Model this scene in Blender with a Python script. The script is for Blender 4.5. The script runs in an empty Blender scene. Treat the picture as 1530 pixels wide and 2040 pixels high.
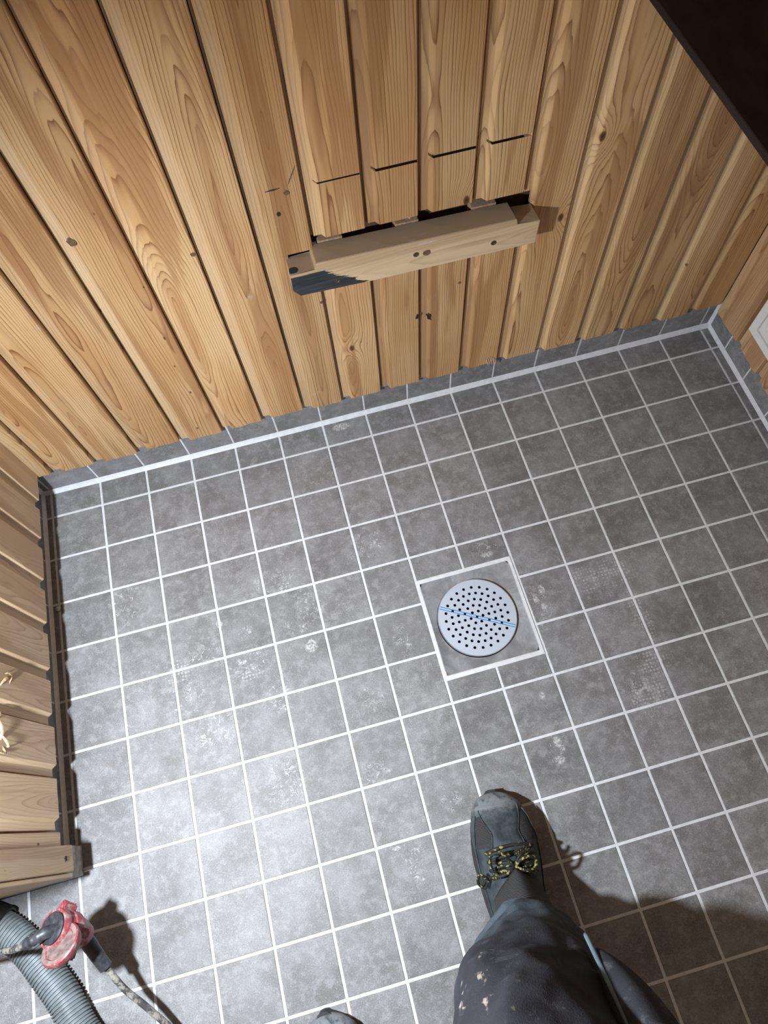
import bpy, bmesh, math, random
from mathutils import Vector, Matrix, noise
random.seed(7)
SC = bpy.context.scene
COL = SC.collection

# ------------------------------------------------------------------ camera
CAM = Vector((0.5883, -0.8434, 1.3340))
right = Vector((0.96503928, -0.25742002, -0.04933684)).normalized()
down = Vector((-0.25479771, -0.87722597, -0.40688170))
look = Vector((0.06145991, 0.40522774, -0.91214755)).normalized()
up = right.cross(look)
cd = bpy.data.cameras.new('camera'); cam = bpy.data.objects.new('camera', cd); COL.objects.link(cam)
cd.sensor_fit = 'VERTICAL'; cd.sensor_height = 24.0; cd.lens = 1383.3 / 2040 * 24.0
cd.clip_start = 0.01
M = Matrix((right, up, -look)).transposed().to_4x4(); M.translation = CAM
cam.matrix_world = M
SC.camera = cam

# ------------------------------------------------------------------ light
w = bpy.data.worlds.new('world'); SC.world = w; w.use_nodes = True
w.node_tree.nodes['Background'].inputs[0].default_value = (1.0, 0.78, 0.62, 1)
w.node_tree.nodes['Background'].inputs[1].default_value = 0.26
ld = bpy.data.lights.new('work_lamp', 'AREA'); ld.shape = 'DISK'; ld.size = 0.045
ld.energy = 22.5; ld.color = (0.87, 0.94, 1.0)
lo = bpy.data.objects.new('work_lamp', ld); COL.objects.link(lo)
lo.location = (0.075, -0.762, 0.92)
ldir = Vector((0.20, -0.06, -1.0))
lo.rotation_euler = ldir.to_track_quat('-Z', 'Y').to_euler()

SC.view_settings.view_transform = 'Standard'; SC.view_settings.look = 'None'
SC.view_settings.gamma = 1.0; SC.view_settings.use_curve_mapping = False
SC.view_settings.exposure = 0.0

# ------------------------------------------------------------------ node helpers
class NT:
    def __init__(s, name):
        s.m = bpy.data.materials.new(name); s.m.use_nodes = True
        s.t = s.m.node_tree; s.n = s.t.nodes; s.l = s.t.links
        s.b = s.n['Principled BSDF']
    def node(s, typ, **kw):
        n = s.n.new(typ)
        for k, v in kw.items(): setattr(n, k, v)
        return n
    def put(s, inp, v):
        if v is None: return
        if isinstance(v, bpy.types.NodeSocket): s.l.new(v, inp)
        elif isinstance(v, (tuple, list)):
            try: inp.default_value = v
            except Exception: inp.default_value = tuple(v) + (1,)
        else: inp.default_value = v
    def math(s, op, a, b=None, c=None, clamp=False):
        n = s.node('ShaderNodeMath', operation=op, use_clamp=clamp)
        s.put(n.inputs[0], a); s.put(n.inputs[1], b); s.put(n.inputs[2], c)
        return n.outputs[0]
    def vmath(s, op, a, b=None):
        n = s.node('ShaderNodeVectorMath', operation=op)
        s.put(n.inputs[0], a); s.put(n.inputs[1], b)
        return n.outputs['Value'] if op in ('LENGTH', 'DISTANCE', 'DOT_PRODUCT') else n.outputs[0]
    def mix(s, f, a, b, blend='MIX'):
        n = s.node('ShaderNodeMix', data_type='RGBA', blend_type=blend)
        s.put(n.inputs['Factor'], f); s.put(n.inputs[6], a if not isinstance(a, tuple) or len(a) == 4 else a + (1,))
        s.put(n.inputs[7], b if not isinstance(b, tuple) or len(b) == 4 else b + (1,))
        return n.outputs[2]
    def noise(s, vec, scale, detail=3, rough=0.5, dist=0.0, dim='3D'):
        n = s.node('ShaderNodeTexNoise', noise_dimensions=dim)
        s.put(n.inputs['Vector'], vec); n.inputs['Scale'].default_value = scale
        n.inputs['Detail'].default_value = detail; n.inputs['Roughness'].default_value = rough
        n.inputs['Distortion'].default_value = dist
        return n.outputs['Fac']
    def vor(s, vec, scale, feature='F1', rnd=1.0, dim='3D'):
        n = s.node('ShaderNodeTexVoronoi', feature=feature, voronoi_dimensions=dim)
        s.put(n.inputs['Vector'], vec); n.inputs['Scale'].default_value = scale
        n.inputs['Randomness'].default_value = rnd
        return n
    def ramp(s, f, lo, hi):          # smooth 0..1 between lo and hi
        n = s.node('ShaderNodeMapRange', interpolation_type='SMOOTHSTEP')
        s.put(n.inputs['Value'], f); n.inputs['From Min'].default_value = lo; n.inputs['From Max'].default_value = hi
        return n.outputs[0]
    def sep(s, v):
        n = s.node('ShaderNodeSeparateXYZ'); s.put(n.inputs[0], v); return n.outputs
    def comb(s, x, y, z):
        n = s.node('ShaderNodeCombineXYZ'); s.put(n.inputs[0], x); s.put(n.inputs[1], y); s.put(n.inputs[2], z)
        return n.outputs[0]
    def obj(s): return s.node('ShaderNodeTexCoord').outputs['Object']
    def pos(s): return s.node('ShaderNodeNewGeometry').outputs['Position']
    def rnd(s): return s.node('ShaderNodeObjectInfo').outputs['Random']
    def bump(s, h, strength=0.3, dist=0.001):
        n = s.node('ShaderNodeBump'); s.put(n.inputs['Height'], h)
        n.inputs['Strength'].default_value = strength; n.inputs['Distance'].default_value = dist
        s.l.new(n.outputs[0], s.b.inputs['Normal'])
    def out(s, color=None, rough=None, metal=None, spec=None):
        s.put(s.b.inputs['Base Color'], color if not isinstance(color, tuple) or len(color) == 4 else color + (1,))
        s.put(s.b.inputs['Roughness'], rough); s.put(s.b.inputs['Metallic'], metal)
        if spec is not None: s.b.inputs['Specular IOR Level'].default_value = spec
        return s.m

def plain(name, color, rough=0.6, metal=0.0, var=0.15, scale=60, bump=0.0, spec=None):
    t = NT(name); o = t.obj()
    n = t.noise(o, scale, 4, 0.6)
    dark = tuple(c * (1 - var) for c in color); lite = tuple(min(1, c * (1 + var)) for c in color)
    c = t.mix(t.ramp(n, 0.3, 0.7), dark, lite)
    if bump: t.bump(n, bump, 0.002)
    return t.out(c, rough, metal, spec)

# ---- pine: growth rings cut by the board face, with knots, streaks, wear
def pine(name, light=(0.65, 0.445, 0.235), mid=(0.53, 0.305, 0.130), late=(0.215, 0.085, 0.026), rough=0.42,
         knots=0.88, axis='Z', ring=0.0042, wear=0.5, contrast=1.0):
    t = NT(name); o = t.obj(); r = t.rnd()
    x, y, z = t.sep(o)
    if axis == 'X': x, z = z, x
    r1 = t.math('MULTIPLY', r, 37.7)
    r2 = t.math('FRACT', t.math('MULTIPLY', r, 91.3))
    r3 = t.math('FRACT', t.math('MULTIPLY', r, 517.1))
    zz = t.math('ADD', z, r1)
    # knots: sparse cells
    kv = t.comb(t.math('ADD', t.math('MULTIPLY', x, 8.0), r1), t.math('MULTIPLY', zz, 4.3), 0.0)
    kn = t.vor(kv, 1.0, dim='2D', rnd=0.85)
    kd = kn.outputs['Distance']
    kc = t.sep(kn.outputs['Color'])[0]
    on = t.math('GREATER_THAN', kc, knots)
    infl = t.math('MULTIPLY', t.math('POWER', t.math('SUBTRACT', 1.0, t.ramp(kd, 0.0, 0.34)), 2.0), on)
    # ring radius
    lowv = t.comb(t.math('MULTIPLY', x, 5.0), 0.0, t.math('MULTIPLY', zz, 1.3))
    n1 = t.noise(lowv, 1.6, 2, 0.5)
    n2 = t.noise(t.comb(0.0, 7.3, t.math('MULTIPLY', zz, 1.5)), 1.0, 2, 0.5)
    xc = t.math('ADD', t.math('MULTIPLY', t.math('SUBTRACT', r2, 0.5), 0.07), 0.045)
    px = t.math('SUBTRACT', t.math('ADD', x, t.math('MULTIPLY', t.math('SUBTRACT', n1, 0.5), 0.03)), xc)
    d = t.math('ADD', t.math('MULTIPLY', t.math('SUBTRACT', n2, 0.40), 0.13), t.math('MULTIPLY', t.math('SUBTRACT', z, 0.45), t.math('MULTIPLY', t.math('SUBTRACT', r3, 0.5), 0.11)))
    R = t.math('SQRT', t.math('ADD', t.math('MULTIPLY', px, px), t.math('MULTIPLY', d, d)))
    fine = t.noise(t.comb(t.math('MULTIPLY', x, 90.0), 0.0, t.math('MULTIPLY', zz, 5.0)), 1.0, 3, 0.6)
    Rr = t.math('ADD', R, t.math('ADD', t.math('MULTIPLY', infl, 0.016), t.math('MULTIPLY', t.math('SUBTRACT', fine, 0.5), 0.0024)))
    wob = t.noise(t.comb(t.math('MULTIPLY', x, 22.0), 3.1, t.math('MULTIPLY', zz, 2.6)), 1.0, 3, 0.6)
    Rr = t.math('ADD', Rr, t.math('MULTIPLY', t.math('SUBTRACT', wob, 0.5), 0.016))
    ringv = t.math('DIVIDE', Rr, ring)
    fr = t.math('FRACT', ringv)
    late_m = t.math('MULTIPLY', t.math('POWER', fr, 3.8), t.math('SUBTRACT', 1.0, t.ramp(fr, 0.94, 1.0)))
    # ring to ring variation
    wn = t.node('ShaderNodeTexWhiteNoise', noise_dimensions='1D'); t.put(wn.inputs['W'], t.math('FLOOR', ringv))
    late_m = t.math('MULTIPLY', late_m, t.math('ADD', 0.55, t.math('MULTIPLY', wn.outputs['Value'], 0.80)))
    late_m = t.math('MULTIPLY', late_m, contrast, clamp=True)
    heart = t.ramp(t.math('ADD', Rr, t.math('MULTIPLY', n1, 0.02)), 0.030, 0.014)
    fib = t.noise(t.comb(t.math('MULTIPLY', x, 420.0), 0.0, t.math('MULTIPLY', zz, 14.0)), 1.0, 3, 0.65)
    blotch = t.noise(t.comb(t.math('MULTIPLY', x, 9.0), r1, t.math('MULTIPLY', zz, 3.0)), 1.0, 3, 0.55)
    c = t.mix(t.ramp(blotch, 0.25, 0.75), light, mid)
    c = t.mix(t.math('MULTIPLY', heart, 0.62), c, tuple(0.55 * a + 0.45 * b for a, b in zip(mid, late)))
    c = t.mix(late_m, c, late)
    c = t.mix(t.math('MULTIPLY', t.ramp(fib, 0.52, 0.8), 0.22), c, late)
    red = t.noise(t.comb(t.math('MULTIPLY', x, 30.0), r1, t.math('MULTIPLY', zz, 2.2)), 1.0, 3, 0.5, 0.3)
    c = t.mix(t.math('MULTIPLY', t.ramp(red, 0.52, 0.60), 0.62), c, tuple(0.35*a+0.65*b for a, b in zip(mid, late)))
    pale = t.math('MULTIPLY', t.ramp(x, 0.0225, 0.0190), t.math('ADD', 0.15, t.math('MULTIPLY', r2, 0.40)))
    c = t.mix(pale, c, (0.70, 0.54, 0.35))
    # tone per board
    tone = t.math('ADD', 0.80, t.math('MULTIPLY', r3, 0.32))
    c = t.mix(1.0, c, t.comb(tone, t.math('POWER', tone, 1.1), t.math('POWER', tone, 1.25)), 'MULTIPLY')
    # knots
    kr = t.math('ADD', kd, t.math('MULTIPLY', t.math('SUBTRACT', fine, 0.5), 0.03))
    km = t.math('MULTIPLY', t.ramp(kr, 0.050, 0.030), on)
    kcol = t.mix(t.ramp(kr, 0.045, 0.0), (0.20, 0.085, 0.03), (0.07, 0.028, 0.012))
    c = t.mix(km, c, kcol)
    # tiny pores and nail pricks
    pv = t.vor(t.comb(t.math('MULTIPLY', x, 34.0), r1, t.math('MULTIPLY', zz, 17.0)), 1.0)
    pm = t.math('MULTIPLY', t.ramp(pv.outputs['Distance'], 0.085, 0.05), t.math('GREATER_THAN', t.sep(pv.outputs['Color'])[1], 0.86))
    c = t.mix(t.math('MULTIPLY', pm, 0.8), c, (0.06, 0.03, 0.015))
    # pale plaster-like smudges
    sm = t.noise(t.comb(t.math('MULTIPLY', x, 16.0), r1, t.math('MULTIPLY', zz, 11.0)), 1.0, 5, 0.75)
    c = t.mix(t.math('MULTIPLY', t.ramp(sm, 0.66, 0.76), wear), c, (0.52, 0.48, 0.45))
    h = t.math('ADD', t.math('MULTIPLY', late_m, 0.5), t.math('MULTIPLY', fib, 0.6))
    t.bump(h, 0.25, 0.0006)
    return t.out(c, rough, 0.0, 0.35), t, x, z, fine

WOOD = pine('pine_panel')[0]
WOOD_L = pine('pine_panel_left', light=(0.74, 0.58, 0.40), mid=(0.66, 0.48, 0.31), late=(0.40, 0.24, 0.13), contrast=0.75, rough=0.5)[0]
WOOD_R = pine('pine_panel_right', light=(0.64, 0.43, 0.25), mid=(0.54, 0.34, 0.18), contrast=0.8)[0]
PLY = plain('plywood_edge', (0.36, 0.25, 0.17), 0.8, var=0.3, scale=200)
SPLINT = plain('fresh_split_pine', (0.62, 0.45, 0.27), 0.7)
CAVITY = plain('wind_paper_brown', (0.11, 0.055, 0.032), 0.9)
DARKHOLE = plain('dark_hole_brown', (0.02, 0.012, 0.008), 0.7, var=0.4, scale=300)
KNOT = plain('brown_knot', (0.14, 0.075, 0.035), 0.6, var=0.4, scale=250)
CUTEDGE = plain('sawn_pale_edge', (0.62, 0.55, 0.46), 0.85)

# ---- tile
def tile_mat():
    t = NT('grey_stoneware'); P = t.pos(); r = t.rnd()
    off = t.vmath('ADD', P, t.comb(t.math('MULTIPLY', r, 13.0), t.math('MULTIPLY', r, 7.0), 0.0))
    big = t.noise(off, 14, 5, 0.65)
    med = t.noise(off, 60, 5, 0.7)
    fine = t.noise(off, 520, 3, 0.7)
    c = t.mix(t.ramp(big, 0.30, 0.72), (0.142, 0.138, 0.140), (0.238, 0.240, 0.252))
    c = t.mix(t.math('MULTIPLY', t.ramp(med, 0.46, 0.66), 0.50), c, (0.34, 0.345, 0.36))
    c = t.mix(t.math('MULTIPLY', t.ramp(fine, 0.54, 0.70), 0.60), c, (0.40, 0.405, 0.42))
    c = t.mix(t.math('MULTIPLY', t.ramp(fine, 0.47, 0.32), 0.52), c, (0.062, 0.058, 0.058))
    tone = t.math('ADD', 0.90, t.math('MULTIPLY', r, 0.20))
    c = t.mix(1.0, c, t.comb(tone, tone, tone), 'MULTIPLY')
    x, y, z = t.sep(P)
    def masks(lst, soft=0.6):
        tot = None
        for (cx, cy, rx, ry) in lst:
            dx = t.math('DIVIDE', t.math('SUBTRACT', x, cx), rx)
            dy = t.math('DIVIDE', t.math('SUBTRACT', y, cy), ry)
            d = t.math('ADD', t.math('MULTIPLY', dx, dx), t.math('MULTIPLY', dy, dy))
            m = t.ramp(d, 1.25, 0.25)
            tot = m if tot is None else t.math('MAXIMUM', tot, m)
        return tot
    # wiped grout haze: curly scribbles
    scr = [(0.482, -0.40, .035, .045), (0.452, -0.440, .03, .02), (0.35, -0.43, .02, .02), (0.26, -0.45, .04, .025), (0.348, -0.49, .045, .03),
           (0.214, -0.52, .04, .04), (0.26, -0.595, .045, .04), (0.391, -0.569, .04, .03), (0.641, -0.524, .018, .035), (0.557, -0.614, .03, .03),
           (0.859, -0.79, .025, .03), (0.532, -0.745, .03, .025), (0.648, -0.828, .025, .02), (0.562, -0.90, .02, .05), (0.852, -0.38, .04, .025),
           (0.91, -0.53, .04, .05), (1.05, -0.74, .05, .05), (0.43, -0.34, .06, .03), (0.62, -0.31, .05, .04), (0.12, -0.30, .04, .05), (0.37, -0.72, .04, .05)]
    wv = t.vmath('ADD', t.vmath('MULTIPLY', P, (1, 1, 1)), t.comb(t.math('MULTIPLY', t.noise(P, 45, 2), 0.05), t.math('MULTIPLY', t.noise(P, 38, 2, 0.5, 1.0), 0.05), 0.0))
    rid = t.math('ABSOLUTE', t.math('SUBTRACT', t.noise(wv, 72, 1, 0.5, 1.3), 0.5))
    line = t.math('MULTIPLY', t.ramp(rid, 0.030, 0.006), t.ramp(t.noise(P, 75, 2), 0.40, 0.56))
    ms = t.math('MULTIPLY', masks(scr), line)
    c = t.mix(t.math('MULTIPLY', ms, 0.9), c, (0.52, 0.53, 0.55))
    # faint haze everywhere
    gen = t.math('MULTIPLY', line, t.ramp(t.noise(P, 9, 2), 0.52, 0.72))
    c = t.mix(t.math('MULTIPLY', gen, 0.22), c, (0.45, 0.45, 0.47))
    # powder dabs
    pw = [(0.468, -0.489, .013, .012), (0.470, -0.483, .009, .010), (0.64, -0.022, .022, .010), (0.855, -0.401, .014, .006), (0.928, -0.535, .006, .008), (0.935, -0.50, .007, .010),
          (0.865, -0.695, .006, .008), (0.863, -0.78, .008, .012), (0.857, -0.81, .010, .008), (0.535, -0.873, .008, .004), (0.917, -0.515, .005, .012), (0.30, -0.395, .007, .009)]
    mp = t.math('MULTIPLY', masks(pw), t.ramp(t.noise(P, 260, 3, 0.7), 0.38, 0.62))
    c = t.mix(t.math('MULTIPLY', mp, 0.75), c, (0.66, 0.67, 0.68))
    # studded shoe-sole prints
    dots = [(1.027, -0.505, .035, .030), (1.088, -0.505, .040, .035), (1.085, -0.692, .035, .030), (1.056, -0.742, .040, .032), (0.205, -0.467, .028, .028), (0.343, -0.505, .03, .018), (1.10, -0.60, .02, .06)]
    dv = t.vor(t.vmath('MULTIPLY', P, (1, 1, 0)), 150, rnd=0.35, dim='2D')
    dm = t.math('MULTIPLY', masks(dots), t.ramp(dv.outputs['Distance'], 0.42, 0.18))
    dm = t.math('MULTIPLY', dm, t.ramp(t.noise(P, 55, 2), 0.38, 0.55))
    c = t.mix(t.math('MULTIPLY', dm, 0.6), c, (0.50, 0.50, 0.52))
    # damp darker patches
    dk = [(0.228, -0.700, .032, .034), (0.172, -0.640, .02, .03), (0.128, -0.793, .017, .017), (0.141, -0.848, .013, .013), (0.989, -0.388, .05, .045), (1.04, -0.45, .04, .04),
          (1.20, -0.60, .09, .05), (1.177, -0.668, .05, .05), (0.908, -0.711, .03, .05), (1.10, -0.42, .05, .04)]
    md = t.math('MULTIPLY', masks(dk), t.ramp(t.noise(P, 30, 3), 0.3, 0.62))
    c = t.mix(t.math('MULTIPLY', md, 0.30), c, (0.085, 0.08, 0.078))
    rg = t.math('ADD', 0.46, t.math('MULTIPLY', med, 0.24))
    rg = t.math('ADD', rg, t.math('MULTIPLY', mp, 0.25))
    t.bump(t.math('ADD', t.math('MULTIPLY', fine, 0.5), med), 0.25, 0.0007)
    return t.out(c, rg, 0.0, 0.5)
TILE = tile_mat()
def grout_mat(name, col, rough=0.85):
    t = NT(name); P = t.pos()
    n = t.noise(P, 90, 4, 0.7); f = t.noise(P, 600, 2)
    c = t.mix(t.ramp(n, 0.35, 0.7), tuple(a * 0.86 for a in col), col)
    t.bump(f, 0.4, 0.0006)
    return t.out(c, rough)
GROUT = grout_mat('pale_grout', (0.74, 0.76, 0.80))
SILI = grout_mat('pale_silicone', (0.72, 0.74, 0.79), 0.5)

# ------------------------------------------------------------------ mesh helpers
def link(name, mesh, mat=None, parent=None, loc=None, kind=None, label=None, cat=None, group=None):
    o = bpy.data.objects.new(name, mesh); COL.objects.link(o)
    if mat is not None and mesh is not None and not mesh.materials: mesh.materials.append(mat)
    if parent is not None: o.parent = parent
    if loc is not None: o.location = loc
    if kind: o['kind'] = kind
    if label: o['label'] = label
    if cat: o['category'] = cat
    if group: o['group'] = group
    return o
def bm_mesh(bm, name, smooth=False, ang=None):
    bmesh.ops.recalc_face_normals(bm, faces=bm.faces)
    me = bpy.data.meshes.new(name); bm.to_mesh(me); bm.free()
    if smooth:
        for p in me.polygons: p.use_smooth = True
        if ang is not None:
            try: me.set_sharp_from_angle(angle=math.radians(ang))
            except Exception: pass
    return me
def box(bm, x0, x1, y0, y1, z0, z1):
    vs = [bm.verts.new(p) for p in [(x0,y0,z0),(x1,y0,z0),(x1,y1,z0),(x0,y1,z0),(x0,y0,z1),(x1,y0,z1),(x1,y1,z1),(x0,y1,z1)]]
    for f in [(0,3,2,1),(4,5,6,7),(0,1,5,4),(1,2,6,5),(2,3,7,6),(3,0,4,7)]: bm.faces.new([vs[i] for i in f])
    return vs
def bevbox(x0, x1, y0, y1, z0, z1, b=0.001, seg=1):
    bm = bmesh.new(); box(bm, x0, x1, y0, y1, z0, z1)
    bmesh.ops.bevel(bm, geom=bm.edges[:], offset=b, segments=seg, affect='EDGES', profile=0.5)
    return bm
def frames(path):
    P = [Vector(p) for p in path]; T = []
    for i in range(len(P)):
        a = P[max(0, i-1)]; b = P[min(len(P)-1, i+1)]; T.append((b-a).normalized())
    n = T[0].orthogonal().normalized(); out = []
    for i, t in enumerate(T):
        n = (n - t*n.dot(t)).normalized(); out.append((P[i], t, n, t.cross(n)))
    return out
def smooth_path(pts, n):
    P = [Vector(p) for p in pts]; P = [2*P[0]-P[1]] + P + [2*P[-1]-P[-2]]
    res = []
    for i in range(1, len(P)-2):
        for k in range(n):
            u = k/n
            res.append(0.5*((2*P[i]) + (P[i+1]-P[i-1])*u + (2*P[i-1]-5*P[i]+4*P[i+1]-P[i+2])*u*u + (-P[i-1]+3*P[i]-3*P[i+1]+P[i+2])*u**3))
    res.append(P[-2]); return res
def tube(bm, path, rad, n=12, cap=True, fx=1.0):
    fr = frames(path); rings = []
    for i, (p, t, a, b) in enumerate(fr):
        r = rad[i] if isinstance(rad, (list, tuple)) else rad
        rings.append([bm.verts.new(p + a*math.cos(2*math.pi*k/n)*r + b*math.sin(2*math.pi*k/n)*r*fx) for k in range(n)])
    for i in range(len(rings)-1):
        for k in range(n):
            bm.faces.new([rings[i][k], rings[i][(k+1)%n], rings[i+1][(k+1)%n], rings[i+1][k]])
    if cap:
        bm.faces.new(rings[0][::-1]); bm.faces.new(rings[-1])
    return rings
def lathe(bm, origin, axis, prof, n=32):     # prof: (distance along axis, radius)
    ax = Vector(axis).normalized(); a = ax.orthogonal().normalized(); b = ax.cross(a); O = Vector(origin); rings = []
    for (h, r) in prof:
        if r < 1e-6: rings.append([bm.verts.new(O+ax*h)])
        else: rings.append([bm.verts.new(O+ax*h+(a*math.cos(2*math.pi*k/n)+b*math.sin(2*math.pi*k/n))*r) for k in range(n)])
    for A, B in zip(rings, rings[1:]):
        for k in range(n):
            if len(A) == 1 and len(B) == 1: continue
            if len(A) == 1: bm.faces.new([A[0], B[k], B[(k+1)%n]])
            elif len(B) == 1: bm.faces.new([A[k], A[(k+1)%n], B[0]])
            else: bm.faces.new([A[k], A[(k+1)%n], B[(k+1)%n], B[k]])

# ================================================================== SETTING
XL, XR = -0.030, 1.528           # tile faces of left stub wall and right wall
# floor slab with grout surface, open under the drain
DX0, DX1, DY0, DY1 = 0.7045, 0.8915, -0.6145, -0.4235
bm = bmesh.new()
FX0, FX1, FY0, FY1 = -0.75, 1.60, -1.95, 0.06
for (a, b, c, d) in [(FX0, DX0, FY0, FY1), (DX1, FX1, FY0, FY1), (DX0, DX1, FY0, DY0), (DX0, DX1, DY1, FY1)]:
    box(bm, a, b, c, d, -0.09, -0.0012)
floor = link('floor', bm_mesh(bm, 'floor'), GROUT, kind='structure')
floor['label'] = 'floor of small grey stoneware tiles with pale grout'

G = 0.0024   # half joint
def colx(i):
    return {0: -0.0112, 1: 0.0965, 2: 0.1985, 13: 1.302, 14: 1.403, 15: 1.504}.get(i, 0.1*i)
rowy = [0.0] + [-(0.06405 + 0.1*k) for k in range(19)]
def tile_mesh(sx, sy, name='tile'):
    bm = bmesh.new(); h = 0.0
    vs = box(bm, -sx/2, sx/2, -sy/2, sy/2, -0.006, 0.0)
    top = [e for e in bm.edges if all(abs(v.co.z) < 1e-6 for v in e.verts)]
    bmesh.ops.bevel(bm, geom=top, offset=0.0008, segments=1, affect='EDGES')
    return bm_mesh(bm, name)
tcache = {}
ntile = 0
extra = bmesh.new()
for ci in range(-6, 16):
    for ri in range(len(rowy)-1):
        x0, x1 = colx(ci), colx(ci+1)
        y1, y0 = rowy[ri], rowy[ri+1]
        if ci == 15: x1 = XR + 0.002
        if ri == 0: y1 = 0.002
        rects = []
        if ci < 0 and ri < 8:
            if ci == -1: x0 = XL - 0.002
            else: continue
        if ci < 0 and ri == 8: y1 = rowy[8]
        x0 += G; x1 -= G; y0 += G; y1 -= G
        if ci == 15: x1 = XR - 0.001
        if ci == -1 and ri < 8: x0 = XL + 0.001
        if ci in (7, 8) and ri in (4, 5, 6):
            if ri == 5: continue
            if ri == 4: y0 = -0.4165
            if ri == 6: y1 = -0.6215
        far = (y0 < -1.45) or (x1 < -0.35) or (y0 < -1.25 and x1 < 0.15)
        sx, sy = round(x1-x0, 4), round(y1-y0, 4)
        cx, cy = (x0+x1)/2, (y0+y1)/2
        hz = random.uniform(-0.0003, 0.0003)
        if far or ntile > 290:
            box(extra, x0, x1, y0, y1, -0.006, hz); continue
        key = (sx, sy)
        if key not in tcache: tcache[key] = tile_mesh(sx, sy)
        o = link('floor_tile', tcache[key], TILE, floor, (cx, cy, hz))
        o.rotation_euler = (random.gauss(0, 0.0012), random.gauss(0, 0.0012), random.gauss(0, 0.0012))
        ntile += 1
link('floor_tile_field', bm_mesh(extra, 'floor_tile_field'), TILE, floor, kind='stuff')
# smeared grout collar round the drain plate
bm = bmesh.new()
box(bm, 0.6975, DX0+0.001, -0.6225, -0.4165, -0.004, 0.0006)
box(bm, DX1-0.001, 0.8975, -0.6225, -0.4165, -0.004, 0.0006)
box(bm, DX0, DX1, -0.6225, DY0+0.001, -0.004, 0.0007)
box(bm, DX0, DX1, DY1-0.001, -0.4165, -0.004, 0.0008)
link('grout_collar', bm_mesh(bm, 'grout_collar'), GROUT, floor)

# ---- skirting rows -------------------------------------------------
def upright_tiles(parent, spans, kind, H):
    for (a, b) in spans:
        a += G*0.8; b -= G*0.8
        bm = bevbox(-(b-a)/2, (b-a)/2, 0.0, 0.0075, 0.0, H, 0.0007)
        me = bm_mesh(bm, 'skirting_tile')
        o = link('skirting_tile', me, TILE, parent)
        c = (a+b)/2
        if kind == 'back': o.location = (c, 0, 0.004)
        if kind == 'left': o.location = (XL, c, 0.004); o.rotation_euler = (0, 0, math.pi/2)
        if kind == 'right': o.location = (XR, c, 0.004); o.rotation_euler = (0, 0, -math.pi/2)
        if kind == 'front': o.location = (c, STUBY, 0.004)
HB = 0.094
STUBY = -0.770
def fillet(bm, p0, p1, n1, n2, r=0.0085):
    # rounded bead of silicone in the corner between two surfaces
    p0, p1, n1, n2 = map(Vector, (p0, p1, n1, n2)); N = 14; A = []
    for i in range(N+1):
        c = p0.lerp(p1, i/N); rr = r*(1+0.12*noise.noise(c*25))
        A.append([bm.verts.new(c), bm.verts.new(c+n1*rr), bm.verts.new(c+(n1+n2)*rr*0.42), bm.verts.new(c+n2*rr)])
    for a, b in zip(A, A[1:]):
        for k in range(4): bm.faces.new([a[k], a[(k+1)%4], b[(k+1)%4], b[k]])
    bm.faces.new(A[0]); bm.faces.new(A[-1][::-1])
def backing(name, x0, x1, y0, y1, z0, z1, mat, parent=None, kind=None):
    bm = bmesh.new(); box(bm, x0, x1, y0, y1, z0, z1)
    return link(name, bm_mesh(bm, name), mat, parent, kind=kind)
TOP = 2.05
base_b = backing('baseboard_back', -0.06, 1.60, 0.0012, 0.03, -0.01, HB+0.002, GROUT, kind='structure')
base_b['label'] = 'low grey tile skirting along the back wall'
upright_tiles(base_b, [(XL, colx(0))] + [(colx(i), colx(i+1)) for i in range(15)] + [(colx(15), XR)], 'back', HB)
base_l = backing('baseboard_left', -0.06, XL-0.0012, STUBY+0.0012, 0.001, -0.01, 0.108, GROUT, kind='structure')
base_l['label'] = 'low grey tile skirting along the left stub wall'
upright_tiles(base_l, [(-0.064, 0.0)] + [(-0.164-0.1*i, -0.064-0.1*i) for i in range(7)], 'left', 0.104)
base_r = backing('baseboard_right', XR+0.0012, 1.56, FY0, 0.001, -0.01, HB, GROUT, kind='structure')
base_r['label'] = 'low grey tile skirting along the right wall'
upright_tiles(base_r, [(-0.076, 0.0)] + [(-0.164-0.1*i, -0.064-0.1*i) if i else (-0.164, -0.076) for i in range(18)], 'right', HB-0.012)
for par, args in ((base_b, ((XL, 0, 0), (XR, 0, 0), (0, -1, 0), (0, 0, 1))), (base_l, ((XL, 0, 0), (XL, STUBY+0.01, 0), (1, 0, 0), (0, 0, 1))),
                  (base_r, ((XR, 0, 0), (XR, FY0, 0), (-1, 0, 0), (0, 0, 1)))):
    bm = bmesh.new(); fillet(bm, *args, r=0.0085 if par is base_b else 0.0065)
    if par is base_b:
        fillet(bm, (XR, 0, 0), (XR, 0, 0.085), (0, -1, 0), (-1, 0, 0), 0.006)
        fillet(bm, (XL, 0, 0), (XL, 0, 0.085), (0, -1, 0), (1, 0, 0), 0.007)
    link('silicone_joint', bm_mesh(bm, 'silicone_joint', True, 50), SILI, par)

BT = 0.014
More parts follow.
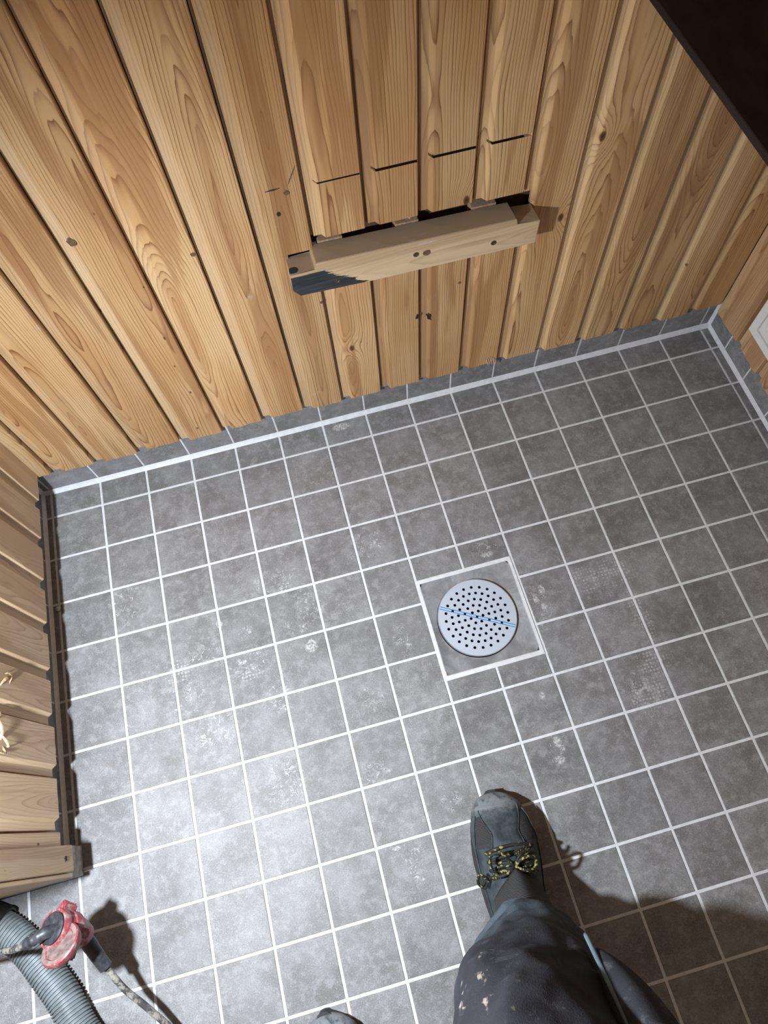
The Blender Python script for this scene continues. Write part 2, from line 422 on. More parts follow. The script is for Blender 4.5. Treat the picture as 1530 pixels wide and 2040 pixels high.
# ---- panel boards ---------------------------------------------------
def board_mesh(W, z0, z1, T, rec, hole=None, kerf=None, seed=0, ragged=0.0015, gap=0.0038, strip=0.0125, slope=0.0050):
    """profile: gap | low strip | slope | face | small arris; local x across, -y proud, z up"""
    rnd = random.Random(seed)
    xs = [(0.0002, 0.002), (gap-0.0004, 0.002)] if gap > 0.001 else []
    xs += [(gap, rec), (gap+strip, rec), (gap+strip+slope, T-0.0006), (gap+strip+slope+0.0012, T)]
    xa = gap+strip+slope+0.0012; xb = W-0.0022
    extra = [xa+(xb-xa)*f for f in (0.2, 0.4, 0.6, 0.8)]
    if hole:
        for hx in (hole[0], hole[1]):
            if xa+0.001 < hx < xb-0.001: extra.append(hx)
    if kerf:
        for hx in (kerf[0], kerf[1]):
            if xa+0.001 < hx < xb-0.001: extra.append(hx)
    xs += [(x, T) for x in sorted(set(round(e, 5) for e in extra))]
    xs += [(xb, T), (W-0.0010, T-0.0014)]
    zs = [z0, z0+0.03]
    if hole: zs += [hole[2], hole[3]]
    if kerf: zs += [kerf[2], kerf[2]+0.0003, kerf[3]-0.0003, kerf[3]]
    zs += [z1]; zs = sorted(zs)
    bm = bmesh.new(); nx, nz = len(xs), len(zs)
    F = {}; B = {}
    jit = [rnd.uniform(-ragged, ragged) for _ in xs]; tilt = rnd.uniform(-0.0015, 0.0015)
    for i, (x, d) in enumerate(xs):
        for j, z in enumerate(zs):
            dd = d
            if kerf and kerf[2]+0.0002 < z < kerf[3]-0.0002 and kerf[0]-1e-4 <= x <= kerf[1]+1e-4 and d > T-0.002: dd = max(0.001, T-0.0125)
            zz = z + (jit[i] + tilt if j == 0 else 0)
            F[i, j] = bm.verts.new((x, -dd, zz)); B[i, j] = bm.verts.new((x, 0.0, zz))
    def present(i, j):
        if not (0 <= i < nx-1 and 0 <= j < nz-1): return False
        if hole:
            xm = (xs[i][0]+xs[i+1][0])/2; zm = (zs[j]+zs[j+1])/2
            if hole[0] < xm < hole[1] and hole[2] < zm < hole[3]: return False
        return True
    for i in range(nx-1):
        for j in range(nz-1):
            if not present(i, j): continue
            bm.faces.new([F[i,j], F[i+1,j], F[i+1,j+1], F[i,j+1]])
            bm.faces.new([B[i,j], B[i,j+1], B[i+1,j+1], B[i+1,j]])
            if not present(i-1, j): bm.faces.new([F[i,j], F[i,j+1], B[i,j+1], B[i,j]])
            if not present(i+1, j): bm.faces.new([F[i+1,j], B[i+1,j], B[i+1,j+1], F[i+1,j+1]])
            if not present(i, j-1): bm.faces.new([F[i,j], B[i,j], B[i+1,j], F[i+1,j]])
            if not present(i, j+1): bm.faces.new([F[i,j+1], F[i+1,j+1], B[i+1,j+1], B[i,j+1]])
    for v in [v for v in bm.verts if not v.link_faces]: bm.verts.remove(v)
    me = bm_mesh(bm, 'board')
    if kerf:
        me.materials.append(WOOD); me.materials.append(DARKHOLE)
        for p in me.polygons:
            if kerf[2]-0.0001 < p.center.z < kerf[3]+0.0001 and kerf[0]-0.001 < p.center.x < kerf[1]+0.001 and p.center.y > -BT+0.0002 and len(p.vertices) == 4: p.material_index = 1  # inner faces of the saw cut coloured dark
    return me

JB = [0.003, 0.033, 0.122, 0.212, 0.303, 0.393, 0.480, 0.570, 0.654, 0.740, 0.825, 0.913, 0.998, 1.086, 1.177, 1.266, 1.353, 1.436, 1.5165]
wall_b = backing('wall_back', -0.06, 1.60, 0.018, 0.12, 0.1, TOP, CAVITY, kind='structure')
wall_b['label'] = 'back wall clad in vertical pine boards'
HOLE = (0.612, 1.012, 0.450, 0.533)
boards = []
for k in range(len(JB)-1):
    a, b = JB[k], JB[k+1]; W = b-a
    hole = kerf = None
    if a < HOLE[1] and b > HOLE[0]:
        h0 = max(0, HOLE[0]-a); h1 = min(W+0.01, HOLE[1]-a)
        top = {7: 0.516, 11: 0.530, 12: 0.522}.get(k, HOLE[3])
        hole = (h0 if h0 > 0 else -1, h1 if h1 < W else 1, 0.450, top)
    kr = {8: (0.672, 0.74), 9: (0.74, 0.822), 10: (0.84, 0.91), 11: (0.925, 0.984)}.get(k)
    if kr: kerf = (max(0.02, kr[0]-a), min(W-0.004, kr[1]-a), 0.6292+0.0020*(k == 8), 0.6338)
    kw = dict(gap=-0.016, strip=0.001, slope=0.001) if k == 0 else {}
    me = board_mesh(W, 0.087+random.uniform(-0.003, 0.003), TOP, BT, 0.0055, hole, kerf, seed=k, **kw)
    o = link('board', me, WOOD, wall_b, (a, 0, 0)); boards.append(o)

LT = 0.022; XLF = 0.0065
wall_l = backing('wall_left', -0.150, XLF-LT-0.022, STUBY-0.004, 0.03, 0.108, TOP, CAVITY, kind='structure')
wall_l['label'] = 'stub of wall on the left clad in pale vertical boards'
JL = [-0.745, -0.703, -0.617, -0.529, -0.446, -0.357, -0.269, -0.180, -0.093, -0.0125]
lefts = []
for k in range(len(JL)-1):
    W = JL[k+1]-JL[k]; kw = {}
    if k == 0: kw = dict(strip=0.001, slope=0.003)
    me = board_mesh(W, 0.095+random.uniform(-0.002, 0.002), TOP, LT, 0.0140, seed=50+k, ragged=0.001, **kw)
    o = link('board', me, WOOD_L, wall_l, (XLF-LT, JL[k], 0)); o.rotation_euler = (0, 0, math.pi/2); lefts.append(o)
# corner trim and end face of the stub
bm = bevbox(0, 0.040, -0.022, 0.0, 0.088, TOP, 0.001)
tr = link('corner_board', bm_mesh(bm, 'corner_board'), WOOD_L, wall_l, (-0.001, -0.768, 0)); tr.rotation_euler = (0, 0, math.pi/2)
bm = bevbox(-0.150, 0.014, -0.7755, -0.7690, 0.078, TOP, 0.0010)
link('end_board', bm_mesh(bm, 'end_board'), WOOD_L, wall_l)
bm = bmesh.new(); box(bm, -0.150, XL+0.0275, STUBY-0.004, STUBY+0.045, 0.0, 0.077)
# rough cement nose at the foot of the stub
bmesh.ops.subdivide_edges(bm, edges=bm.edges[:], cuts=5, use_grid_fill=True)
for v in bm.verts: v.co += Vector((1, 1, 0))*0.0025*noise.noise(v.co*40)
CEM = plain('grey_cement_smear', (0.42, 0.41, 0.39), 0.8, var=0.35, scale=70, bump=0.4)
link('cement_corner', bm_mesh(bm, 'cement_corner', True, 60), CEM, base_l)
# torn black membrane in the left corner
bm = bmesh.new()
pts = [(-0.021, -0.006, 0.098), (-0.018, -0.016, 0.090), (-0.020, -0.032, 0.085), (-0.023, -0.048, 0.082)]
for i in range(3):
    tube(bm, smooth_path([Vector(p)+Vector((0.003*i, -0.001*i, -0.003*i)) for p in pts], 4), 0.0035-0.0006*i, 6)
tube(bm, [(-0.022, -0.006, 0.094), (0.0, -0.007, 0.092), (0.022, -0.005, 0.089)], [0.006, 0.005, 0.002], 6)
RUB = plain('black_membrane', (0.015, 0.015, 0.017), 0.45)
link('membrane_edge', bm_mesh(bm, 'membrane_edge', True), RUB, base_l)

wall_r = backing('wall_right', 1.5285, 1.60, FY0, 0.03, HB, TOP, CAVITY, kind='structure')
wall_r['label'] = 'right wall clad in pine boards'
y = -0.0145; k = 0
while y > -1.85:
    W = 0.0875
    kw = dict(gap=0.0, strip=0.0006, slope=0.0006) if k == 0 else {}
    me = board_mesh(W, 0.071+random.uniform(-0.004, 0.004), TOP, BT, 0.0055, seed=90+k, ragged=0.003, **kw)
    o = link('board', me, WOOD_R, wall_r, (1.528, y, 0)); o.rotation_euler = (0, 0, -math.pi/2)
    y -= W; k += 1

# knots, nail holes and splinters on the boards -----------------------
def disc_part(name, par, wx, wz, rx, rz, mat, rot=0.0, blob=0.25, n=14, seed=1, depth=0.0009, y=-BT):
    rr = random.Random(seed); bm = bmesh.new(); ring = []; ring2 = []
    for k in range(n):
        a = 2*math.pi*k/n; q = 1+blob*rr.uniform(-1, 1)
        lx, lz = rx*q*math.cos(a), rz*q*math.sin(a)
        X = lx*math.cos(rot)-lz*math.sin(rot); Z = lx*math.sin(rot)+lz*math.cos(rot)
        ring.append(bm.verts.new((X, -0.0001, Z))); ring2.append(bm.verts.new((X*0.8, -depth, Z*0.8)))
    for k in range(n): bm.faces.new([ring[k], ring[(k+1)%n], ring2[(k+1)%n], ring2[k]])
    bm.faces.new(ring2); bm.faces.new(ring[::-1])
    o = link(name, bm_mesh(bm, name), mat, par)
    L = par.location
    o.location = (wx-L.x, y, wz-L.z) if par.name.startswith('board') else (wx, y, wz)
    return o
def board_at(x):
    for k in range(len(JB)-1):
        if JB[k] <= x < JB[k+1]: return boards[k]
for (x, z, rx, rz, nm, m, rot, bl) in [
    (0.844, 0.288, 0.0045, 0.010, 'knot_hole', DARKHOLE, 0.3, 0.5), (0.8215, 0.297, 0.003, 0.008, 'knot_hole', DARKHOLE, -0.1, 0.5),
    (0.613, 0.596, 0.0032, 0.0042, 'screw_hole', DARKHOLE, 0, 0.05), (0.631, 0.629, 0.004, 0.004, 'knot', KNOT, 0, 0.3),
    (0.650, 0.395, 0.0030, 0.0034, 'screw_hole', KNOT, 0, 0.1), (0.900, 0.360, 0.0030, 0.0030, 'knot', KNOT, 0, 0.1),
    (0.612, 0.6385, 0.0095, 0.0009, 'crack', DARKHOLE, 0.05, 0.3), (0.642, 0.655, 0.0009, 0.014, 'crack', KNOT, -0.5, 0.3),
    (0.325, 0.630, 0.006, 0.008, 'knot', KNOT, 0.2, 0.15), (0.475, 0.560, 0.004, 0.004, 'knot', KNOT, 0.2, 0.15)]:
    disc_part(nm, board_at(x), x, z, rx, rz, m, rot, bl, seed=int(x*1000), y=-BT if x != 0.8215 else -BT)
o = disc_part('knot', tr, 0, 0, 0.0042, 0.0048, DARKHOLE, 0.2, 0.35, seed=9, y=-0.022)
o.location = (0.020, -0.022, 0.114)
bm = bmesh.new()
for i in range(7):
    a = Vector((0.972+0.0035*i, -BT-0.001, 0.112-0.004*abs(i-2)+random.uniform(0, 0.006)))
    b = a+Vector((random.uniform(-0.004, 0.006), -0.003, -0.018-random.uniform(0, 0.008)))
    tube(bm, [a, a.lerp(b, .5)+Vector((0, -0.001, 0)), b], [0.0012, 0.0011, 0.0003], 4)
bo = board_at(0.98); o = link('splinter', bm_mesh(bm, 'splinter'), SPLINT, bo); o.location = (-bo.location.x, 0, 0)
# curled shavings hanging on the left boards
for i, (yy, zz, s) in enumerate([(-0.488, 0.262, 1.0), (-0.475, 0.245, 0.7), (-0.555, 0.285, 1.2), (-0.565, 0.265, 1.0), (-0.583, 0.270, 0.6), (-0.535, 0.285, 0.7)]):
    bm = bmesh.new(); pts = []
    for q in range(9):
        t = q/8; pts.append((0.0015+0.004*s*math.sin(t*5), 0.016*s*math.sin(t*3+i), -0.020*s*t+0.004*math.cos(t*6)))
    tube(bm, pts, [0.0004+0.0009*math.sin(math.pi*q/8) for q in range(9)], 4, fx=2.0)
    par = min(lefts, key=lambda L: abs(L.location.y+0.045-yy))
    o = link('shaving', bm_mesh(bm, 'shaving'), SPLINT, par); o.rotation_euler = (0, 0, -math.pi/2)
    o.location = (yy-par.location.y, -LT, zz)

# ---- white hatch on right wall
WHITE = plain('white_enamel', (0.80, 0.81, 0.82), 0.35, var=0.03)
h = link('wall_hatch', None, label='white square hatch fixed low on the right wall', cat='hatch', loc=(1.514, -0.27, 0.135))
bm = bmesh.new()
for (a, b, c, d) in [(-0.15, 0.15, 0.0, 0.018), (-0.15, 0.15, 0.282, 0.30), (-0.15, -0.132, 0.018, 0.282), (0.132, 0.15, 0.018, 0.282)]:
    box(bm, -0.009, 0.0, a, b, c, d)
link('frame', bm_mesh(bm, 'frame'), WHITE, h)
bm = bevbox(-0.0065, -0.0005, -0.1305, 0.1305, 0.0195, 0.2805, 0.001)
link('door', bm_mesh(bm, 'door'), WHITE, h)

# ---- dark shelf board high on the right
t = NT('dark_stained_wood'); o_ = t.obj()
n = t.noise(t.vmath('MULTIPLY', o_, (3, 1, 3)), 14, 4, 0.6)
t.bump(n, 0.2, 0.002)
DARKW = t.out(t.mix(t.ramp(n, 0.35, 0.7), (0.022, 0.016, 0.015), (0.034, 0.025, 0.022)), 0.7, 0, 0.2)
sh = link('wall_shelf', None, label='dark brown shelf board jutting in from the right wall above the floor', cat='shelf', loc=(1.514, -0.45, 0.8))
bm = bevbox(-0.394, -0.0005, -0.50, 0.435, -0.010, 0.0, 0.001, 1)
link('shelf_board', bm_mesh(bm, 'shelf_board'), DARKW, sh)
for yy in (-0.35, 0.30):
    bm = bmesh.new(); box(bm, -0.022, -0.0005, yy-0.015, yy+0.015, -0.25, -0.0105); box(bm, -0.20, -0.022, yy-0.015, yy+0.015, -0.050, -0.0105)
    link('bracket', bm_mesh(bm, 'bracket'), DARKW, sh)

# ================================================================== FLOOR DRAIN
STEEL = NT('brushed_steel_dull'); o_ = STEEL.obj()
n = STEEL.noise(o_, 22, 4, 0.7, 0.6); n2 = STEEL.noise(o_, 300, 2)
sc = STEEL.vor(o_, 230)
c = STEEL.mix(STEEL.ramp(n, 0.3, 0.7), (0.22, 0.225, 0.245), (0.40, 0.41, 0.44))
c = STEEL.mix(STEEL.math('MULTIPLY', STEEL.math('MULTIPLY', STEEL.ramp(sc.outputs['Distance'], 0.35, 0.1), STEEL.ramp(n, 0.5, 0.65)), 0.6), c, (0.55, 0.56, 0.58))
STEEL.bump(n, 0.15, 0.002)
STEEL = STEEL.out(c, 0.36, 0.25)
GRATE = NT('satin_grate_steel'); o_ = GRATE.obj(); n = GRATE.noise(o_, 400, 3)
GRATE = GRATE.out(GRATE.mix(n, (0.46, 0.53, 0.63), (0.56, 0.63, 0.73)), 0.45, 0.15)
BLUE = plain('blue_film', (0.03, 0.17, 0.42), 0.35, var=0.1)
BLUEP = plain('pale_blue_strip', (0.40, 0.55, 0.72), 0.4, var=0.05)
BLACK = plain('black_water_trap', (0.01, 0.011, 0.014), 0.3)
dr = link('floor_drain', None, label='square steel floor drain with round perforated cover sunk in the grey tiles', cat='drain', loc=(0.798, -0.519, 0))
CX, CY = 0.7955-0.798, -0.5195+0.519
R0 = 0.0775
# plate: square outside, round hole, dished
bm = bmesh.new(); n = 64; rings = []
hw, hh = (DX1-DX0)/2, (DY1-DY0)/2
for fr, zz in ((1.0, 0.0008), (0.93, 0.0002), (0.45, -0.002), (0.12, -0.0038), (0.0, -0.0045), (0.0, -0.012)):
    ring = []
    for k in range(n):
        a = 2*math.pi*(k+0.5)/n; ca, sa = math.cos(a), math.sin(a)
        s = 1/max(abs(ca)/hw, abs(sa)/hh); sq = Vector((ca*s, sa*s, 0)); ci = Vector((CX+ca*(R0+0.0012), CY+sa*(R0+0.0012), 0))
        p = ci.lerp(sq, fr); p.z = zz; ring.append(bm.verts.new(p))
    rings.append(ring)
for A, B in zip(rings, rings[1:]):
    for k in range(n): bm.faces.new([A[k], A[(k+1)%n], B[(k+1)%n], B[k]])
link('frame_plate', bm_mesh(bm, 'frame_plate', True, 40), STEEL, dr)
bm = bmesh.new(); lathe(bm, (CX, CY, -0.006), (0, 0, -1), [(0, R0+0.001), (0.05, R0-0.004), (0.07, R0-0.02), (0.07, 0)], 40)
link('trap_bowl', bm_mesh(bm, 'trap_bowl', True, 40), BLACK, dr)
# perforated cover
bm = bmesh.new()
bang = math.atan2(-0.559+0.479, 0.866-0.725)
def circle(bm, cx, cy, r, n, z=0.0):
    vs = [bm.verts.new((cx+r*math.cos(2*math.pi*k/n), cy+r*math.sin(2*math.pi*k/n), z)) for k in range(n)]
    return [bm.edges.new((vs[k], vs[(k+1)%n])) for k in range(n)]
ed = circle(bm, 0, 0, R0-0.001, 72)
holes = [(0.0, 0.0)]
for f, cnt, off in ((0.157, 6, 0.5), (0.313, 12, 0.0), (0.47, 18, 0.5), (0.63, 24, 0.0), (0.787, 24, 0.5)):
    for k in range(cnt):
        a = bang+2*math.pi*(k+off)/cnt; holes.append((f*R0*math.cos(a), f*R0*math.sin(a)))
for (hx, hy) in holes: ed += circle(bm, hx, hy, 0.0030, 12)
bmesh.ops.triangle_fill(bm, use_beauty=True, use_dissolve=False, edges=ed)
# drop any faces that filled the holes
bad = [f for f in bm.faces if any((f.calc_center_median().xy-Vector(hh_)).length < 0.0022 and all((v.co.xy-Vector(hh_))  .length < 0.0034 for v in f.verts) for hh_ in holes)]
bmesh.ops.delete(bm, geom=bad, context='FACES_ONLY')
ext = bmesh.ops.extrude_face_region(bm, geom=bm.faces[:])
for v in [g for g in ext['geom'] if isinstance(g, bmesh.types.BMVert)]: v.co.z -= 0.0018
gr = link('cover', bm_mesh(bm, 'cover'), GRATE, dr, (CX, CY, 0.0012)); gr['label'] = 'pale round perforated cover'
bm = bmesh.new(); lathe(bm, (0, 0, -0.003), (0, 0, 1), [(0, R0-0.0016), (0, R0), (0.0036, R0), (0.0036, R0-0.0012)], 72)
link('rim', bm_mesh(bm, 'rim'), STEEL, gr)
L = R0-0.0022
for nm, off, hwid, m, zz in (('dividing_strip', 0.0, 0.0019, BLUEP, 0.0003), ('blue_edge', 0.0023, 0.0006, BLUE, 0.0005), ('blue_edge', -0.0023, 0.0006, BLUE, 0.0005)):
    bm = bmesh.new()
    if off:
        box(bm, -L, L, off-hwid, off+hwid, 0.00002, zz)
    else:
        hs = [-0.63*R0, -0.313*R0, 0, 0.313*R0, 0.63*R0]; cuts = [-L]+[v for h_ in hs for v in (h_-0.0024, h_+0.0024)]+[L]
        for q in range(0, len(cuts), 2): box(bm, cuts[q], cuts[q+1], -hwid, hwid, 0.00002, zz)
    o = link(nm, bm_mesh(bm, nm), m, gr); o.rotation_euler = (0, 0, bang)

# ================================================================== TIMBER RAIL on the back wall
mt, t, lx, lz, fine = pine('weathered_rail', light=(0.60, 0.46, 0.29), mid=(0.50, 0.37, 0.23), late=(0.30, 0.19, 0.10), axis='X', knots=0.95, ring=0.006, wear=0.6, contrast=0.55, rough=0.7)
base_c = t.b.inputs['Base Color'].links[0].from_socket
P = t.pos(); X, Y, Z = t.sep(P)
nrm = t.sep(t.node('ShaderNodeNewGeometry').outputs['Normal'])
jag = t.noise(t.comb(t.math('MULTIPLY', X, 12.0), t.math('MULTIPLY', Y, 150.0), t.math('MULTIPLY', Z, 190.0)), 1.0, 3, 0.7)
fld = t.math('ADD', t.math('SUBTRACT', t.math('SUBTRACT', X, 0.655), t.math('MULTIPLY', t.math('SUBTRACT', 0.510, Z), 1.45)), t.math('MULTIPLY', t.math('SUBTRACT', jag, 0.5), 0.06))
front = t.ramp(nrm[1], -0.3, -0.7)
pm = t.math('MULTIPLY', t.ramp(fld, 0.001, -0.001), t.ramp(t.math('ADD', Z, t.math('MULTIPLY', jag, 0.003)), 0.5095, 0.5075))
pm = t.math('MULTIPLY', pm, front)
# drip of paint on top of the lap
dx = t.math('DIVIDE', t.math('SUBTRACT', X, 0.614), 0.010); dy = t.math('DIVIDE', t.math('ADD', Y, 0.042), 0.009)
dm = t.ramp(t.math('ADD', t.math('ADD', t.math('MULTIPLY', dx, dx), t.math('MULTIPLY', dy, dy)), jag), 1.2, 1.0)
pm = t.math('MAXIMUM', pm, t.math('MULTIPLY', dm, t.ramp(X, 0.64, 0.63)))
grey_top = t.math('MULTIPLY', t.ramp(nrm[2], 0.4, 0.7), 0.55)
c = t.mix(grey_top, base_c, (0.21, 0.185, 0.165))
white = t.math('MULTIPLY', t.ramp(t.noise(t.comb(t.math('MULTIPLY', X, 14.0), t.math('MULTIPLY', Y, 40.0), t.math('MULTIPLY', Z, 90.0)), 1.0, 4, 0.7), 0.50, 0.68),
               t.math('MULTIPLY', t.ramp(t.math('ABSOLUTE', t.math('SUBTRACT', X, 0.80)), 0.10, 0.04), t.ramp(t.math('ABSOLUTE', t.math('ADD', t.math('SUBTRACT', Z, 0.517), t.math('MULTIPLY', t.math('ADD', Y, 0.05), 0.4))), 0.010, 0.002)))
c = t.mix(t.math('MULTIPLY', white, 0.7), c, (0.62, 0.62, 0.63))
pc = t.mix(t.ramp(jag, 0.3, 0.7), (0.016, 0.019, 0.023), (0.045, 0.052, 0.058))
c = t.mix(pm, c, pc)
t.put(t.b.inputs['Base Color'], c)
RAILM = mt
rail = link('timber_rail', None, label='short notched timber rail with a black painted left end, fixed on the board wall', cat='timber', loc=(0.81, 0.0, 0.46))
prof = [(0.606, 0.477), (0.617, 0.4615), (0.74, 0.4575), (1.013, 0.4535), (1.0145, 0.5005), (0.976, 0.5025), (0.9735, 0.5145), (0.650, 0.5225), (0.6465, 0.5090), (0.6075, 0.5095)]
bm = bmesh.new(); A = [bm.verts.new((x-0.81, -0.053, z-0.46+0.003)) for x, z in prof]; B = [bm.verts.new((x-0.81, -0.0085, z-0.46-0.002)) for x, z in prof]
bm.faces.new(A); bm.faces.new(B[::-1])
for k in range(len(prof)): bm.faces.new([A[k], B[k], B[(k+1)%len(prof)], A[(k+1)%len(prof)]])
bmesh.ops.bevel(bm, geom=[e for e in bm.edges if e.calc_length() > 0.02], offset=0.0009, segments=2, affect='EDGES')
link('beam', bm_mesh(bm, 'beam'), RAILM, rail)
SCREW = plain('dull_screw', (0.10, 0.10, 0.07), 0.4, 0.7, var=0.3, scale=400)
for (x, z) in ((0.679, 0.475), (0.809, 0.491), (0.939, 0.476)):
    bm = bmesh.new(); lathe(bm, (0, 0, 0), (0, -1, 0), [(0, 0.0048), (0.0006, 0.0046), (0.0008, 0.0020), (0.0002, 0.0013), (0.0002, 0)], 20)
    link('screw', bm_mesh(bm, 'screw'), SCREW, rail, (x-0.81, -0.0529, z-0.46+0.003))
o = disc_part('knot', rail, 0.827-0.81, 0.4925-0.46, 0.0068, 0.0062, KNOT, 0, 0.1, seed=4, depth=0.0005, y=-0.0529)

for i, (a, b, z0, lb) in enumerate(((0.662, 0.702, 0.5225, 'leftmost strip of plywood wedged between boards and rail'), (0.788, 0.826, 0.5195, 'plywood strip with a white chip wedged above the middle of the rail'),
                                (0.914, 0.955, 0.5165, 'rightmost strip of plywood wedged above the rail'))):
    bm = bevbox(-(b-a)/2, (b-a)/2, -0.0080, 0.012, -0.045, 0.0, 0.0006)
    o = link('plywood_shim', bm_mesh(bm, 'plywood_shim'), PLY, loc=((a+b)/2, 0, z0), label=lb, cat='wedge', group='plywood shims above the rail')
    o.rotation_euler = (0, 0.03, 0)
    if i == 1:
        bm = bmesh.new(); bmesh.ops.create_icosphere(bm, subdivisions=1, radius=0.0022)
        for v in bm.verts: v.co.z *= 0.6
        link('plaster_chip', bm_mesh(bm, 'plaster_chip'), WHITE, o, (0.006, 0.0, 0.001))

# white plug lying in the left edge joint
bm = bmesh.new(); lathe(bm, (0, 0, 0), (0, 0, 1), [(0, 0), (0, 0.0048), (0.0025, 0.0055), (0.005, 0.004), (0.006, 0)], 16)
link('plastic_plug', bm_mesh(bm, 'plastic_plug', True), plain('chalky_plastic', (0.55, 0.53, 0.50), 0.6), loc=(-0.013, -0.275, 0.0005), label='tiny round whitish plug lying on the floor beside the left skirting', cat='plug')

# ================================================================== HOSE
HOSEM = plain('grey_hose_plastic', (0.16, 0.185, 0.20), 0.5, var=0.25, scale=40)
pts = [(-0.175, -0.795, 0.029), (-0.14, -0.812, 0.029), (-0.113, -0.834, 0.029), (-0.085, -0.866, 0.029), (-0.061, -0.903, 0.029), (-0.038, -0.940, 0.029), (-0.024, -0.970, 0.029), (-0.009, -1.000, 0.029),
       (0.035, -1.07, 0.029), (0.06, -1.16, 0.029), (0.06, -1.28, 0.029), (0.02, -1.40, 0.029), (-0.07, -1.52, 0.029)]
cp = smooth_path(pts, 20)
# resample evenly
acc = [0.0]
for a, b in zip(cp, cp[1:]): acc.append(acc[-1]+(b-a).length)
def at(s):
    s = max(0, min(acc[-1], s))
    for i in range(len(acc)-1):
        if acc[i+1] >= s:
            u = (s-acc[i])/max(1e-9, acc[i+1]-acc[i]); return cp[i].lerp(cp[i+1], u)
    return cp[-1]
pitch = 0.0056; path = []; rad = []
s = 0.0
while s < acc[-1]-pitch:
    for f, r in ((0.0, 0.0232), (0.22, 0.0232), (0.36, 0.0260), (0.60, 0.0264), (0.86, 0.0260)):
        path.append(at(s+f*pitch)); rad.append(r)
    s += pitch
bm = bmesh.new(); tube(bm, path, rad, 28)
hose = link('vacuum_hose', bm_mesh(bm, 'vacuum_hose', True, 50), HOSEM, label='ribbed grey vacuum hose lying on the tiles at lower left', cat='hose')
bm = bmesh.new()
dirv = (Vector(pts[0])-Vector(pts[2])).normalized(); st = Vector((-0.128, -0.8185, 0.029)); 
lathe(bm, st, dirv, [(0, 0.027), (0, 0.0300), (0.008, 0.0315), (0.012, 0.0300), (0.10, 0.029), (0.11, 0.024), (0.30, 0.022), (0.30, 0.0)], 28)
o = link('cuff', bm_mesh(bm, 'cuff', True, 40), plain('black_rubber', (0.012, 0.012, 0.013), 0.5), hose); o['label'] = 'black rubber cuff'

# ================================================================== CABLE COUPLING
REDM = NT('scuffed_red_plastic'); o_ = REDM.obj()
n = REDM.noise(o_, 55, 5, 0.75); n2 = REDM.noise(o_, 180, 3, 0.6)
c = REDM.mix(n2, (0.21, 0.030, 0.042), (0.28, 0.055, 0.068))
c = REDM.mix(REDM.math('MULTIPLY', REDM.ramp(n, 0.48, 0.62), 0.70), c, (0.30, 0.26, 0.235))
REDM.bump(n, 0.3, 0.001)
RED = REDM.out(c, 0.42)
CAB = NT('mud_caked_cable'); o_ = CAB.obj(); n = CAB.noise(o_, 70, 5, 0.75)
CAB.bump(n, 0.8, 0.002)
CABLE = CAB.out(CAB.mix(CAB.ramp(n, 0.42, 0.58), (0.05, 0.05, 0.055), (0.30, 0.275, 0.245)), 0.85)
BLK = plain('dusty_black_plastic', (0.035, 0.038, 0.045), 0.45, var=0.5, scale=120)
C0 = Vector((0.040, -0.850, 0.168))
ax = Vector((-0.36, 0.34, 0.87)).normalized()     # socket mouth looks up and to the left
cpl = link('cable_coupling', None, label='red plastic cable coupling with flip lid, dark lead coming out below it', cat='connector', loc=C0)
bm = bmesh.new()
lathe(bm, (0, 0, 0), ax, [(-0.050, 0.012), (-0.045, 0.017), (-0.030, 0.023), (-0.014, 0.028), (-0.010, 0.031), (0.004, 0.031), (0.006, 0.0285), (0.016, 0.0285), (0.018, 0.031), (0.026, 0.0315), (0.030, 0.030), (0.030, 0.0265), (0.008, 0.025), (0.008, 0.0)], 40)
body = link('body', bm_mesh(bm, 'body', True, 35), RED, cpl)
sx_ = ax.cross(Vector((0, 1, 0))).normalized(); sy_ = ax.cross(sx_)
bm = bmesh.new()
def slab(bm, c, u, v, wv, hu, hv, hw):
    vs = []
    for a in (-1, 1):
        for b in (-1, 1):
            for d in (-1, 1): vs.append(bm.verts.new(c+u*hu*a+v*hv*b+wv*hw*d))
    for f in ((0,1,3,2),(4,6,7,5),(0,4,5,1),(2,3,7,6),(0,2,6,4),(1,5,7,3)): bm.faces.new([vs[i] for i in f])
# raised lugs and rim collar
up2 = Vector((0.30, 0.95, -0.1)); up2 = (up2-ax*up2.dot(ax)).normalized(); sd2 = ax.cross(up2)
for (off, hu, hv, hw_) in ((up2*0.033+ax*0.012, 0.009, 0.0065, 0.015), (sd2*0.031-ax*0.004, 0.005, 0.008, 0.018), (-sd2*0.031-ax*0.004, 0.005, 0.008, 0.018), (-up2*0.030-ax*0.012, 0.010, 0.012, 0.016)):
    d_ = off-ax*off.dot(ax); d_.normalize(); s_ = ax.cross(d_)
    slab(bm, off, d_, s_, ax, hu, hv, hw_)
bmesh.ops.bevel(bm, geom=bm.edges[:], offset=0.003, segments=2, affect='EDGES')
link('lug', bm_mesh(bm, 'lug', True, 40), RED, cpl)
# pointed tab at top
bm = bmesh.new(); A = [bm.verts.new(up2*0.024+sd2*q+ax*z_) for q in (-0.013, 0.013) for z_ in (0.0, 0.028)]
T_ = [bm.verts.new(up2*0.046+sd2*0.001+ax*0.026), bm.verts.new(up2*0.043+sd2*0.001+ax*0.004)]
for f in ((A[0], A[1], T_[0], T_[1]), (A[2], T_[1], T_[0], A[3]), (A[1], A[3], T_[0]), (A[0], T_[1], A[2]), (A[0], A[2], A[3], A[1])): bm.faces.new(f)
bmesh.ops.bevel(bm, geom=bm.edges[:], offset=0.0018, segments=2, affect='EDGES')
link('tab', bm_mesh(bm, 'tab', True, 40), RED, cpl)
